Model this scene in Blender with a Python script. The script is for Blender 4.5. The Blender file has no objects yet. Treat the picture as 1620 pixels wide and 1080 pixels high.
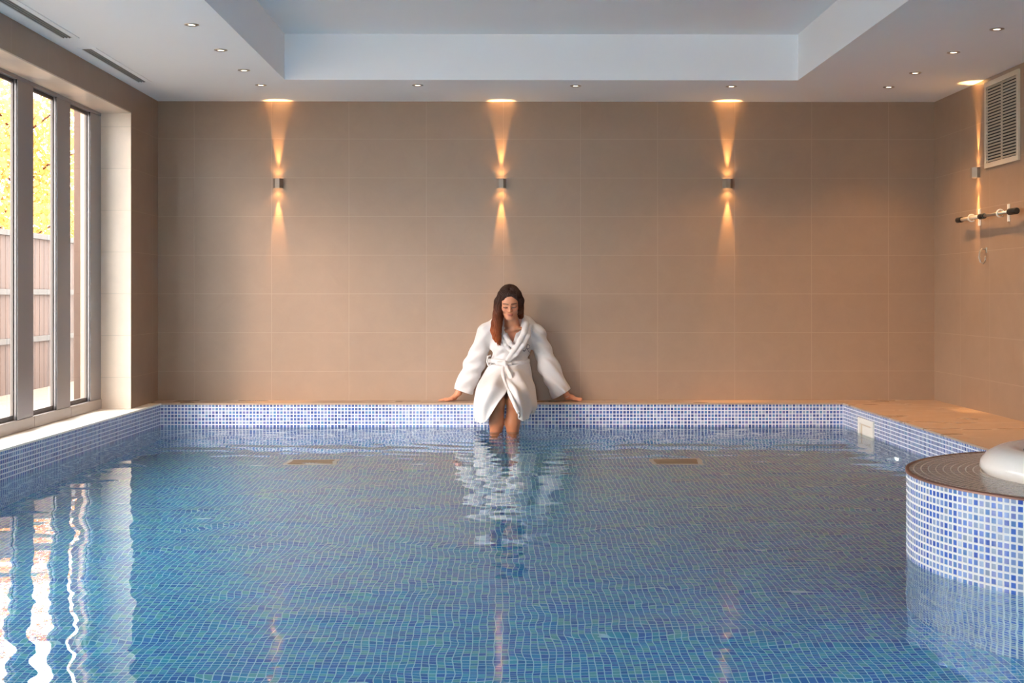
import bpy, bmesh, math, random
import numpy as np
from mathutils import Vector, Matrix, noise
from mathutils.bvhtree import BVHTree

S = bpy.context.scene
COL = S.collection
PI = math.pi
F = 2157.0                      # focal length in pixels of the 1620 x 1080 frame
HX, HY = 793.0, 466.0           # vanishing point of the room's depth

# ------------------------------------------------------------------ camera
cam = bpy.data.cameras.new('camera')
cam.sensor_width = 36.0
cam.lens = F / 1620 * 36
cam.shift_y = -(540 - HY) / 1620
cam.clip_end = 200
co = bpy.data.objects.new('camera', cam)
co.location = (0, 0, 1.0)
co.rotation_euler = (PI / 2, 0, -math.atan((810 - HX) / F))
COL.objects.link(co)
S.camera = co

# ------------------------------------------------------------------ world, sun, exposure
SKY = 14.0
w = bpy.data.worlds.new('world'); S.world = w; w.use_nodes = True
bg = w.node_tree.nodes['Background']
bg.inputs[0].default_value = (1.0, 1.0, 1.0, 1)
bg.inputs[1].default_value = SKY
sun = bpy.data.lights.new('sun', 'SUN'); sun.energy = 5.2; sun.angle = math.radians(22.0); sun.color = (1, .79, .69)   # low sun behind thin haze
so = bpy.data.objects.new('sun', sun); COL.objects.link(so)
so.rotation_euler = Vector((0.70, 0.67, -0.35)).to_track_quat('-Z', 'Y').to_euler()
pl = bpy.data.lights.new('window_daylight', 'AREA'); pl.shape = 'RECTANGLE'; pl.size = 9.0; pl.size_y = 2.2
pl.cycles.is_portal = True
po = bpy.data.objects.new('window_daylight', pl); COL.objects.link(po)
po.location = (-2.99, 7.1, 1.25)
po.rotation_euler = Vector((1, 0, 0)).to_track_quat('-Z', 'Z').to_euler()
pl.size, pl.size_y = 5.6, 2.25
pl2 = bpy.data.lights.new('added_opening_daylight', 'AREA'); pl2.shape = 'RECTANGLE'; pl2.size = 2.2; pl2.size_y = 2.0  # portal for the glazed openings added behind the camera
pl2.cycles.is_portal = True
po2 = bpy.data.objects.new('added_opening_daylight', pl2); COL.objects.link(po2)
po2.location = (-.8, -2.62, 1.3); po2.rotation_euler = (PI/2, 0, PI)
S.view_settings.view_transform = 'Standard'
S.view_settings.look = 'None'
S.view_settings.gamma = 1
S.view_settings.use_curve_mapping = False
S.view_settings.exposure = 0.20
S.cycles.max_bounces = 14
S.cycles.diffuse_bounces = 6
S.cycles.glossy_bounces = 5
S.cycles.transmission_bounces = 8
S.cycles.transparent_max_bounces = 12
S.cycles.sample_clamp_indirect = 40.0
S.cycles.blur_glossy = 1.0

# ------------------------------------------------------------------ helpers
def P(px, py, Y):
    """point seen at pixel (px,py) of the frame when it is Y metres down the room"""
    return Vector(((px - HX) * Y / F, Y, 1.0 - (py - HY) * Y / F))

def tag(o, label=None, cat=None, group=None, kind=None):
    if label: o['label'] = label
    if cat: o['category'] = cat
    if group: o['group'] = group
    if kind: o['kind'] = kind
    return o

def empty(name, loc=(0, 0, 0), rz=0):
    o = bpy.data.objects.new(name, None); COL.objects.link(o)
    o.location = loc; o.rotation_euler = (0, 0, rz); o.empty_display_size = .1
    return o

def link(name, me, mats, parent=None, smooth=False):
    if not isinstance(mats, (list, tuple)): mats = [mats]
    for m in mats: me.materials.append(m)
    if smooth:
        me.polygons.foreach_set('use_smooth', [True] * len(me.polygons))
    o = bpy.data.objects.new(name, me); COL.objects.link(o)
    if parent is not None:
        o.parent = parent
    return o

class MB:
    """collects shapes into one mesh"""
    def __init__(s): s.bm = bmesh.new(); s.uv = s.bm.loops.layers.uv.new('UVMap')
    def quad(s, pts, uvs=None, flip=False, mi=0):
        vs = [s.bm.verts.new(p) for p in pts]
        if flip: vs = vs[::-1]; uvs = uvs[::-1] if uvs else None
        f = s.bm.faces.new(vs); f.material_index = mi
        if uvs:
            for l, u in zip(f.loops, uvs): l[s.uv].uv = u
        return f
    def box(s, x0, x1, y0, y1, z0, z1, bev=0, mi=0, mat=None):
        x0, x1 = min(x0, x1), max(x0, x1); y0, y1 = min(y0, y1), max(y0, y1); z0, z1 = min(z0, z1), max(z0, z1)
        v = [s.bm.verts.new(p) for p in ((x0,y0,z0),(x1,y0,z0),(x1,y1,z0),(x0,y1,z0),(x0,y0,z1),(x1,y0,z1),(x1,y1,z1),(x0,y1,z1))]
        if mat is not None:
            for q in v: q.co = mat @ q.co
        fs = [s.bm.faces.new([v[i] for i in t]) for t in ((0,3,2,1),(4,5,6,7),(0,1,5,4),(1,2,6,5),(2,3,7,6),(3,0,4,7))]
        for f in fs: f.material_index = mi
        if bev:
            es = list({e for f in fs for e in f.edges})
            r = bmesh.ops.bevel(s.bm, geom=es, offset=bev, segments=2, affect='EDGES', profile=.6)
            for f in r['faces']: f.material_index = mi
        return s
    def tube(s, pts, rad, n=10, cap=True, mi=0, flat=None):
        pts = [Vector(p) for p in pts]
        if not isinstance(rad, (list, tuple)): rad = [rad] * len(pts)
        rings = []
        up = None
        for i, p in enumerate(pts):
            d = (pts[min(i+1, len(pts)-1)] - pts[max(i-1, 0)]).normalized()
            if up is None:
                up = Vector((0,0,1)) if abs(d.z) < .9 else Vector((0,1,0))
            a = d.cross(up).normalized(); b = a.cross(d).normalized(); up = b
            rings.append([s.bm.verts.new(p + (a*math.cos(t) + b*math.sin(t)) * rad[i]) for t in [2*PI*k/n for k in range(n)]])
        for r0, r1 in zip(rings, rings[1:]):
            for k in range(n):
                f = s.bm.faces.new((r0[k], r1[k], r1[(k+1)%n], r0[(k+1)%n])); f.material_index = mi; f.smooth = True
        if cap:
            f = s.bm.faces.new(rings[0]); f.material_index = mi
            f = s.bm.faces.new(rings[-1][::-1]); f.material_index = mi
        return s
    def lathe(s, prof, c=(0,0,0), n=48, mi=0, a0=0, a1=2*PI, M=None, uvs=False):
        """prof: list of (r,z)"""
        full = abs(a1 - a0 - 2*PI) < 1e-6
        m = n if full else n + 1
        rings = []
        for r, z in prof:
            rg = []
            for k in range(m):
                t = a0 + (a1-a0)*k/n
                p = Vector((r*math.cos(t), r*math.sin(t), z))
                if M is not None: p = M @ p
                rg.append(s.bm.verts.new(p + Vector(c)))
            rings.append(rg)
        L = [0]
        for i in range(1, len(prof)): L.append(L[-1] + math.hypot(prof[i][0]-prof[i-1][0], prof[i][1]-prof[i-1][1]))
        for i in range(len(rings)-1):
            for k in range(n):
                k1 = (k+1) % m
                q = (rings[i][k], rings[i][k1], rings[i+1][k1], rings[i+1][k])
                try: f = s.bm.faces.new(q)
                except ValueError: continue
                f.material_index = mi; f.smooth = True
        return s
    def build(s, name, mats, parent=None, recalc=True, merge=0):
        if merge: bmesh.ops.remove_doubles(s.bm, verts=s.bm.verts, dist=merge)
        if recalc: bmesh.ops.recalc_face_normals(s.bm, faces=s.bm.faces)
        me = bpy.data.meshes.new(name); s.bm.to_mesh(me); s.bm.free()
        return link(name, me, mats, parent)

def copy_tree(o, parent=None):
    c = o.copy(); COL.objects.link(c); c.parent = parent
    for ch in [x for x in list(COL.objects) if x.parent == o]:
        copy_tree(ch, c)
    return c

# ------------------------------------------------------------------ materials
def srgb(r, g, b):
    f = lambda c: c/12.92 if c <= .04045 else ((c+.055)/1.055)**2.4
    return (f(r/255), f(g/255), f(b/255), 1)

class NT:
    def __init__(s, name):
        s.m = bpy.data.materials.new(name); s.m.use_nodes = True
        s.t = s.m.node_tree; s.t.nodes.clear()
        s.out = s.n('ShaderNodeOutputMaterial')
    def n(s, k, **kw):
        x = s.t.nodes.new(k)
        for a, v in kw.items(): setattr(x, a, v)
        return x
    def l(s, a, b): s.t.links.new(a, b)
    def val(s, sock, v):
        if hasattr(v, 'is_linked') or isinstance(v, bpy.types.NodeSocket): s.l(v, sock)
        else: sock.default_value = v
    def math(s, op, a, b=0.0, c=None, clamp=False):
        x = s.n('ShaderNodeMath', operation=op); x.use_clamp = clamp
        s.val(x.inputs[0], a); s.val(x.inputs[1], b)
        if c is not None: s.val(x.inputs[2], c)
        return x.outputs[0]
    def noise(s, vec, scale, detail=3, rough=.5, dist=0):
        x = s.n('ShaderNodeTexNoise'); s.l(vec, x.inputs['Vector'])
        x.inputs['Scale'].default_value = scale; x.inputs['Detail'].default_value = detail
        x.inputs['Roughness'].default_value = rough; x.inputs['Distortion'].default_value = dist
        return x.outputs[0]
    def ramp(s, fac, stops, interp='LINEAR'):
        x = s.n('ShaderNodeValToRGB'); s.l(fac, x.inputs[0]); cr = x.color_ramp; cr.interpolation = interp
        while len(cr.elements) > 1: cr.elements.remove(cr.elements[-1])
        cr.elements[0].position = stops[0][0]; cr.elements[0].color = stops[0][1]
        for p, c in stops[1:]:
            e = cr.elements.new(p); e.color = c
        return x.outputs[0]
    def mix(s, fac, a, b, blend='MIX'):
        x = s.n('ShaderNodeMix', data_type='RGBA', blend_type=blend)
        s.val(x.inputs[0], fac); s.val(x.inputs[6], a); s.val(x.inputs[7], b)
        return x.outputs[2]
    def bump(s, h, strength=.3, dist=.01):
        x = s.n('ShaderNodeBump'); s.l(h, x.inputs['Height'])
        x.inputs['Strength'].default_value = strength; x.inputs['Distance'].default_value = dist
        return x.outputs[0]
    def prin(s, color, rough=.5, **kw):
        x = s.n('ShaderNodeBsdfPrincipled')
        s.val(x.inputs['Base Color'], color); s.val(x.inputs['Roughness'], rough)
        for k, v in kw.items(): s.val(x.inputs[k.replace('_', ' ')], v)
        s.l(x.outputs[0], s.out.inputs[0])
        return x
    def obj(s): return s.n('ShaderNodeTexCoord').outputs['Object']
    def uvc(s): return s.n('ShaderNodeTexCoord').outputs['UV']
    def sep(s, v):
        x = s.n('ShaderNodeSeparateXYZ'); s.l(v, x.inputs[0]); return x.outputs
    def comb(s, a, b, c=0.0):
        x = s.n('ShaderNodeCombineXYZ'); s.val(x.inputs[0], a); s.val(x.inputs[1], b); s.val(x.inputs[2], c); return x.outputs[0]

def simple(name, col, rough=.5, metal=0, **kw):
    t = NT(name)
    v = t.obj()
    nz = t.noise(v, 30, 3)
    c2 = tuple(x*.93 for x in col[:3]) + (1,)
    t.prin(t.mix(nz, c2, col), rough, Metallic=float(metal), **kw)
    return t.m

def joint_mask(t, u, v, pu, pv, ou, ov, g):
    """1 on tile, 0 in joint; also the random value of the tile"""
    def one(x, p, o):
        q = t.math('DIVIDE', t.math('SUBTRACT', x, o), p)
        fr = t.math('FRACT', q)
        d = t.math('MINIMUM', fr, t.math('SUBTRACT', 1.0, fr))
        m = t.math('MULTIPLY_ADD', d, p / (g * .35), -(g/2) / (g * .35) , clamp=True)
        return m, t.math('FLOOR', q)
    mu, iu = one(u, pu, ou); mv, iv = one(v, pv, ov)
    m = t.math('MULTIPLY', mu, mv)
    wn = t.n('ShaderNodeTexWhiteNoise', noise_dimensions='2D'); t.l(t.comb(iu, iv), wn.inputs['Vector'])
    return m, wn.outputs['Value']

def wall_tile(name, axis, ou, ov=.406, pu=.6, pv=.3003, base=(155, 128, 106), joint=(166, 140, 118)):
    t = NT(name)
    v = t.obj(); x, y, z = t.sep(v)[:3]
    u = x if axis == 'x' else y
    vv = z
    if axis == 'xy': u, vv = x, y
    m, rnd = joint_mask(t, u, vv, pu, pv, ou, ov, .0035)
    c = srgb(*base)
    dk = tuple(a*.86 for a in c[:3]) + (1,); lt = tuple(min(1, a*1.10) for a in c[:3]) + (1,)
    n1 = t.noise(v, 7, 6, .65, .6); n2 = t.noise(v, 60, 4, .6)
    cc = t.mix(n1, dk, lt)
    cc = t.mix(t.math('MULTIPLY', n2, .35), cc, dk)
    cc = t.mix(t.math('MULTIPLY', rnd, .12), cc, lt)
    cc = t.mix(m, srgb(*joint), cc)
    rr = t.math('MULTIPLY_ADD', t.noise(v, 3, 3), .14, .27)
    h = t.math('ADD', t.math('MULTIPLY', m, 1.0), t.math('MULTIPLY', n1, .10))
    pr = t.prin(cc, rr, IOR=1.45)
    t.l(t.bump(h, .35, .0012), pr.inputs['Normal'])
    return t.m

def mosaic(name, pitch=.0257, pal=None, grout=(222, 224, 232), gw=.0048, rough=.13, boff=0.0):
    t = NT(name)
    uv = t.uvc(); x, y = t.sep(uv)[:2]
    m, rnd = joint_mask(t, x, y, pitch, pitch, boff, boff, gw)
    pal = pal or [(28,56,128),(40,74,150),(52,90,168),(84,110,170),(112,128,178),(134,152,182),(96,96,160),(70,120,170),(58,82,140)]
    n = len(pal)
    cc = t.ramp(rnd, [(k/n, srgb(*c)) for k, c in enumerate(pal)], 'CONSTANT')
    nz = t.noise(t.obj(), 120, 3, .6)
    cc = t.mix(t.math('MULTIPLY', nz, .25), cc, srgb(150,165,200))
    cc = t.mix(m, srgb(*grout), cc)
    rr = t.mix(m, (.6,.6,.6,1), (rough,rough,rough,1))
    pr = t.prin(cc, .2, IOR=1.5)
    t.l(rr, pr.inputs['Roughness'])
    t.l(t.bump(t.math('ADD', m, t.math('MULTIPLY', rnd, .25)), .5, .0012), pr.inputs['Normal'])
    return t.m

M = {}
M['wall_b'] = wall_tile('stone_tile_back', 'x', (308-HX)/203.5)
M['wall_s'] = wall_tile('stone_tile_side', 'y', 10.6-.6)
M['wall_l'] = wall_tile('stone_tile_left', 'y', 9.836)
def coping_mat():
    t = NT('coping_stone')
    v = t.obj(); x, y, z = t.sep(v)[:3]
    m, rnd = joint_mask(t, x, y, .6, .6, .2, .13, .003)
    n1 = t.noise(v, 5, 5, .6, .5)
    c = t.mix(n1, srgb(170,144,122), srgb(176,150,128))
    c = t.mix(m, srgb(160,134,112), c)
    wet = t.noise(t.comb(t.math('MULTIPLY', x, 1.0), t.math('MULTIPLY', y, 2.0)), 2.2, 2)
    rr = t.ramp(wet, [(.50, (.42,.42,.42,1)), (.68, (.2,.2,.2,1))])
    pr = t.prin(c, .4)
    t.l(rr, pr.inputs['Roughness'])
    return t.m
M['coping'] = coping_mat()
M['mosaic'] = mosaic('blue_glass_mosaic')
M['mosaic_floor'] = mosaic('pool_floor_mosaic', pal=[(20,130,198),(24,152,214),(36,170,220),(72,194,216),(122,206,204),(30,120,206),(62,146,220),(20,160,206)], grout=(225,250,252), gw=.0026, rough=.25)
M['mosaic_spa'] = mosaic('spa_blue_glass_mosaic', pal=[(30,70,160),(44,88,178),(54,96,182),(84,118,184),(120,142,188),(146,160,184),(112,120,178),(74,118,172),(138,148,164)], grout=(228,222,216), gw=.0056, rough=.10)
def plaster():
    t = NT('white_ceiling_paint')
    v = t.obj()
    n = t.noise(v, 1.2, 3)
    pr = t.prin(t.mix(n, srgb(238,238,239), srgb(243,243,244)), .75)
    t.l(t.bump(t.noise(v, 150, 2), .05, .001), pr.inputs['Normal'])
    return t.m
M['ceil'] = plaster()
M['sill'] = simple('pale_stone_sill', srgb(248,238,224), .35)
M['frame'] = simple('grey_painted_aluminium', srgb(152,145,144), .35, 0.2)
M['sash'] = simple('dark_grey_sash_aluminium', srgb(78,70,65), .45)
M['frame_sill_lit'] = simple('sill_lit_grey_aluminium', srgb(168,158,152), .4, 0.2)  # lighter copy of the frame grey, paints light from the sill on the bottom rail
M['gasket'] = simple('black_rubber_gasket', srgb(28,24,24), .6)
M['white_pl'] = simple('white_plastic', srgb(238,234,224), .3)
M['white_met'] = simple('beige_enamel_metal', srgb(206,190,168), .4)
M['slot'] = simple('grey_slot_opening', srgb(138,134,130), .8)
M['vent_dk'] = simple('dark_duct', srgb(30,28,26), .8)
M['vent_grey'] = simple('grey_slot_metal', srgb(150,146,142), .5)
M['steel'] = simple('brushed_steel', srgb(190,182,172), .28, 1.0)
M['sconce'] = simple('satin_nickel_paint', srgb(150,136,122), .4, .5)
M['black'] = simple('black_rubber', srgb(20,20,20), .5)
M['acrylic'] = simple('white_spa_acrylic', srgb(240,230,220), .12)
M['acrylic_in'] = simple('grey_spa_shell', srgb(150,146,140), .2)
M['wood'] = None

def emis(name, col, st):
    t = NT(name); e = t.n('ShaderNodeEmission'); e.inputs[0].default_value = col; e.inputs[1].default_value = st
    t.l(e.outputs[0], t.out.inputs[0]); return t.m
M['lamp'] = emis('warm_lamp_glow', (1, .62, .28, 1), 14)
M['lamp_w'] = emis('downlight_glow', (1, .86, .62, 1), 6)

def glass():
    t = NT('thin_window_glass')
    fr = t.n('ShaderNodeFresnel'); fr.inputs[0].default_value = 1.5
    tr = t.n('ShaderNodeBsdfTransparent'); tr.inputs[0].default_value = (.96,.97,.96,1)
    gl = t.n('ShaderNodeBsdfGlossy'); gl.inputs['Roughness'].default_value = .0
    mx = t.n('ShaderNodeMixShader')
    t.l(fr.outputs[0], mx.inputs[0]); t.l(tr.outputs[0], mx.inputs[1]); t.l(gl.outputs[0], mx.inputs[2])
    t.l(mx.outputs[0], t.out.inputs[0]); return t.m
M['glass'] = glass()

def water():
    t = NT('pool_water')
    v = t.obj(); x, y, z = t.sep(v)[:3]
    # calm swell, elongated across the pool, and rings around the bather's legs
    a = t.noise(t.comb(t.math('MULTIPLY', x, .8), t.math('MULTIPLY', y, 1.25)), 2.3, 1.2, .4, .2)
    b = t.noise(t.comb(x, t.math('MULTIPLY', y, 1.1)), 6.0, 1.0, .4)
    dx = t.math('SUBTRACT', x, .03); dy = t.math('SUBTRACT', y, 9.88)
    r = t.math('SQRT', t.math('ADD', t.math('MULTIPLY', dx, dx), t.math('MULTIPLY', dy, dy)))
    ring = t.math('MULTIPLY', t.math('SINE', t.math('MULTIPLY', r, 2*PI/.21)), t.math('DIVIDE', .0011, t.math('ADD', .5, t.math('POWER', r, 2.0))))
    h = t.math('ADD', t.math('MULTIPLY', a, .0105), t.math('MULTIPLY', b, .0016))
    h = t.math('ADD', h, ring)
    bp = t.n('ShaderNodeBump'); t.l(h, bp.inputs['Height']); bp.inputs['Strength'].default_value = 1; bp.inputs['Distance'].default_value = 1
    rf = t.n('ShaderNodeBsdfRefraction'); rf.inputs['IOR'].default_value = 1.333; rf.inputs['Roughness'].default_value = 0
    rf.inputs['Color'].default_value = (.76, .96, 1, 1)
    gl = t.n('ShaderNodeBsdfGlossy'); gl.inputs['Roughness'].default_value = 0
    fr = t.n('ShaderNodeFresnel'); fr.inputs[0].default_value = 1.40
    for q in (rf.inputs['Normal'], gl.inputs['Normal'], fr.inputs['Normal']): t.l(bp.outputs[0], q)
    mx = t.n('ShaderNodeMixShader')
    t.l(fr.outputs[0], mx.inputs[0]); t.l(rf.outputs[0], mx.inputs[1]); t.l(gl.outputs[0], mx.inputs[2])
    t.l(mx.outputs[0], t.out.inputs[0])
    return t.m
M['water'] = water()

# ------------------------------------------------------------------ the room
XL, XR, YB, YF = -2.663, 3.376, 10.6, -2.5
ZC, ZK = 2.50, 0.18                 # ceiling, coping
PXL, PXR, PYB, DEP = -2.60, 2.598, 10.32, -0.80

def plane_obj(name, pts, mat, uvs=None):
    m = MB(); m.quad(pts, uvs); return tag(m.build(name, mat, recalc=False), kind='structure')

m = MB(); m.box(XL-.6, XR+.3, YB, YB+.2, ZK-.1, ZC+.5)
tag(m.build('wall_back', M['wall_b']), kind='structure')
m = MB(); m.box(XR, XR+.2, YF, YB, ZK-.1, ZC+.5)
tag(m.build('wall_right', M['wall_s']), kind='structure')
m = MB(); m.box(XL-1.0, -1.9, YF-.2, YF, -1, ZC+.5); m.box(.3, XR+.2, YF-.2, YF, -1, ZC+.5)
m.box(-1.9, .3, YF-.2, YF, -1, .3); m.box(-1.9, .3, YF-.2, YF, 2.3, ZC+.5)
tag(m.build('wall_front', M['wall_b']), kind='structure')
# left wall: pier at the back, beam over the windows, solid end towards the camera's side
YP = 9.836; ZS = 2.312; XW = -2.88; YW0 = 4.50
m = MB()
m.box(XL-.265, XL, YP, YB, ZK-.1, ZC+.5)
m.box(XL-.265, XL, YF, YW0, ZK-.1, ZC+.5)
m.box(XL-.265, XL, YW0, YP, ZS, ZC+.5)
tag(m.build('wall_left', M['wall_l']), kind='structure')
# reveal and soffit lining of the window niche, daylight painted in as paler tile
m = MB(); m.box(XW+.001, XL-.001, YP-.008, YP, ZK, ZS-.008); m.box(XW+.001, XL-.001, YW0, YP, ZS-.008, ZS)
tag(m.build('trim_1', wall_tile('daylit_reveal_tile', 'y', 9.0, base=(226,206,186), joint=(204,186,166))), kind='structure')

# ceiling with a raised coffer
RX0, RX1, RY1, RY0, RZ = -1.512, 2.077, 9.53, 0.2, 2.82
m = MB()
m.box(XL-.6, RX0, YF-.2, YB+.2, ZC, ZC+.05)
m.box(RX1, XR+.2, YF-.2, YB+.2, ZC, ZC+.05)
m.box(RX0, RX1, RY1, YB+.2, ZC, ZC+.05)
m.box(RX0, RX1, YF-.2, RY0, ZC, ZC+.05)
m.box(RX0-.05, RX0, RY0, RY1, ZC+.05, RZ); m.box(RX1, RX1+.05, RY0, RY1, ZC+.05, RZ)
m.box(RX0-.05, RX1+.05, RY1, RY1+.05, ZC+.05, RZ); m.box(RX0-.05, RX1+.05, RY0-.05, RY0, ZC+.05, RZ)
m.box(RX0-.05, RX1+.05, RY0-.05, RY1+.05, RZ, RZ+.05)
tag(m.build('ceiling', M['ceil']), kind='structure')

# pool shell: floor and four sides, mosaic laid in metres
m = MB()
p = .0257
zt = ZK - .006
NY = -2.3
PL0 = -2.655; PLb = -2.574                      # the window side runs very slightly askew
def pw(a, b, za, zb, side):
    m = MB()
    L = (Vector(b) - Vector(a)).length
    # keep a grout line at the top edge
    m.quad([(a[0],a[1],za),(b[0],b[1],za),(b[0],b[1],zb),(a[0],a[1],zb)], [(0, za-zt),(L, za-zt),(L, zb-zt),(0, zb-zt)])
    tag(m.build('wall_pool_'+side, M['mosaic'], recalc=False), kind='structure')
NL = (PL0 - (7.3-NY)*(PLb-PL0)/(PYB-7.3), NY)
pw((PLb, PYB), (PXR, PYB), DEP, zt, 'back')
pw((PXR, PYB), (PXR, NY), DEP, zt, 'right')
pw(NL, (PLb, PYB), DEP, zt, 'left')
pw((PXR, NY), NL, DEP, zt, 'front')
m = MB(); m.quad([(-3,NY,DEP),(PXR,NY,DEP),(PXR,PYB,DEP),(-3,PYB,DEP)], [(-3,NY),(PXR,NY),(PXR,PYB),(-3,PYB)])
tag(m.build('floor_pool', M['mosaic_floor'], recalc=False), kind='structure')

# coping stones: back ledge, right walkway, and the pale window ledge on the left
def slab(m, pts, z0, z1):
    a = [m.bm.verts.new((x,y,z0)) for x,y in pts]; b = [m.bm.verts.new((x,y,z1)) for x,y in pts]
    m.bm.faces.new(a[::-1]); m.bm.faces.new(b)
    for i in range(len(pts)):
        j = (i+1) % len(pts); m.bm.faces.new((a[i], a[j], b[j], b[i]))
ov = .008
m = MB(); slab(m, [(PLb-.1, PYB-ov), (PXR-ov, PYB-ov), (PXR-ov, NY), (XR, NY), (XR, YB), (PLb-.1, YB)], ZK-.012, ZK)
tag(m.build('floor_coping', M['coping']), kind='structure')
m = MB(); slab(m, [(NL[0]+ov, NY), (PLb+ov, PYB-ov), (PLb-.12, PYB-ov),(PLb-.12, YB), (XL-.42, YB), (XL-.42, NY)], ZK-.012, ZK)
tag(m.build('floor_window_ledge', M['sill']), kind='structure')

# water surface
m = MB()
m.quad([(NL[0], NY, 0), (PXR, NY, 0), (PXR, PYB, 0), (PLb, PYB, 0)])
wat = m.build('pool_water', M['water'], recalc=False)
tag(wat, 'clear calm blue pool water filling the mosaic basin', 'water', kind='stuff')

# ------------------------------------------------------------------ windows on the left
W0, WP, WO = 9.587, .7205, .448
for i in range(12):
    y1 = W0 - WP*i; y0 = y1 - WO; ym = y1 + (WP - WO)
    if y0 < YW0: break
    wn = empty('window_%d' % (i+1), (XW, y0, ZK)); tag(wn, kind='structure')
    inv = Matrix.Translation((-XW, -y0, -ZK))
    def B(mm, name, mat, **k):
        bmesh.ops.transform(mm.bm, matrix=inv, verts=mm.bm.verts)
        return mm.build(name, mat, wn)
    zb, zt2 = ZK + .072, ZS - .03
    # mullion beyond the pane, broad flat face
    ytop = min(ym, YP)
    mm = MB(); mm.box(XW-.038, XW, y1, ytop, zb, zt2, .003)
    B(mm, 'mullion', M['frame'])
    mm = MB(); mm.box(XW-.05, XW+.006, y0+.002, ytop-.002, ZK+.001, zb, .003)
    B(mm, 'bottom_rail', M['frame_sill_lit'])
    mm = MB(); mm.box(XW-.05, XW+.003, y0, ytop, zt2, ZS-.001, .002)
    B(mm, 'head_rail', M['frame'])
    # sash: slim jambs and rails around the pane
    xg = XW - .036
    mm = MB()
    s = .03
    mm.box(xg-.006, xg+.012, y0, y0+.012, zb, zt2, .002); mm.box(xg-.006, xg+.012, y1-.012, y1, zb, zt2, .002)
    mm.box(xg-.006, xg+.012, y0+.012, y1-.012, zb, zb+s, .002); mm.box(xg-.006, xg+.012, y0+.012, y1-.012, zt2-s+.008, zt2, .002)
    B(mm, 'sash', M['sash'])
    mm = MB(); mm.box(XW-.012, XW-.004, y1-.004, y1+.0005, zb, zt2)
    mm.box(xg+.012, xg+.016, y0+.012, y1-.012, zt2-s+.0086, zt2-s+.008)
    B(mm, 'gasket', M['gasket'])
    mm = MB(); mm.quad([(xg, y0+.012, zb+s), (xg, y1-.012, zb+s), (xg, y1-.012, zt2-s+.008), (xg, y0+.012, zt2-s+.008)])
    B(mm, 'glass_pane', M['glass'])

# glazed openings added in the wall behind the camera to let in fill daylight
for i in range(2):
    x0 = -1.9 + 1.1*i
    wn = empty('window_%d' % (20+i), (x0, YF-.1, .3)); tag(wn, kind='structure')
    mm = MB(); mm.box(0,1.1,-.04,.04,0,.07,.003); mm.box(0,1.1,-.04,.04,1.93,2.0,.003)
    mm.box(0,.06,-.04,.04,.07,1.93,.003); mm.box(1.04,1.1,-.04,.04,.07,1.93,.003)
    mm.build('sash', M['frame'], wn)
    mm = MB(); mm.quad([(.06,0,.07),(1.04,0,.07),(1.04,0,1.93),(.06,0,1.93)]); mm.build('glass_pane', M['glass'], wn)

# ------------------------------------------------------------------ ceiling slot vents
def slot_vent(name, y0, y1, label):
    r = empty(name, (-2.52, (y0+y1)/2, ZC)); L = (y1-y0)/2; Wd = .058
    tag(r, label, 'air vent', 'slot vents in the ceiling above the windows')
    mm = MB()
    mm.box(-Wd, Wd, -L, -L+.02, -.006, 0, .001); mm.box(-Wd, Wd, L-.02, L, -.006, 0, .001)
    mm.box(-Wd, -Wd+.02, -L+.02, L-.02, -.006, 0, .001); mm.box(Wd-.035, Wd, -L+.02, L-.02, -.006, 0, .001)
    mm.build('vent_frame', M['ceil'], r)
    mm = MB()
    for k in range(3):
        x = -Wd+.030 + k*.018
        mm.box(x-.002, x+.003, -L+.02, L-.02, -.008, -.0005, .0008)
    mm.build('slot_blade', M['vent_grey'], r)
    mm = MB(); mm.box(-Wd+.02, Wd-.035, -L+.02, L-.02, -.003, -.0002)
    mm.build('slot_opening', M['slot'], r)
slot_vent('ceiling_slot_vent', 8.30, 9.63, 'long slot vent in the ceiling, the one nearer the back wall')
slot_vent('ceiling_slot_vent', 6.55, 7.98, 'long slot vent in the ceiling, cut off at the top left of the photo')

# ------------------------------------------------------------------ downlights
def downlight():
    r = empty('ceiling_downlight', (0,0,ZC))
    mm = MB(); mm.lathe([(.020,-.001),(.022,-.004),(.034,-.005),(.040,-.003),(.041,0)], n=28)
    mm.build('trim_ring', M['steel'], r)
    mm = MB(); mm.lathe([(.0001,-.0020),(.012,-.0024),(.0205,-.0015)], n=20)
    mm.build('lamp_lens', M['lamp_w'], r)
    l = bpy.data.lights.new('downlight_beam', 'SPOT'); l.energy = 9; l.color = (1,.66,.36); l.spot_size = math.radians(110); l.spot_blend = .8; l.shadow_soft_size = .02
    lo = bpy.data.objects.new('downlight_beam', l); COL.objects.link(lo); lo.parent = r; lo.location = (0,0,-.03)
    return r
proto = None
spots = [(-1.72, 7.589, 'white ceiling downlight, nearest of the row beside the slot vents'),
         (-1.72, 8.375, 'white ceiling downlight in the left row, second nearest the camera'),
         (-1.72, 9.13, 'white ceiling downlight in the left row, one before the back corner'),
         (-1.72, 9.77, 'white ceiling downlight above the left wall sconce'),
         (-.598, 9.77, 'white ceiling downlight between the left and middle wall sconces'),
         (.534, 9.79, 'white ceiling downlight just right of the middle wall sconce'),
         (1.657, 9.81, 'white ceiling downlight above the right-hand back wall sconce'),
         (2.80, 9.83, 'white ceiling downlight nearest the right back corner'),
         (2.80, 9.20, 'white ceiling downlight in the right row, second from the back wall'),
         (2.80, 8.42, 'white ceiling downlight in the right row, third from the back wall'),
         (2.80, 7.68, 'white ceiling downlight in the right row, nearest the camera')]
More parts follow.
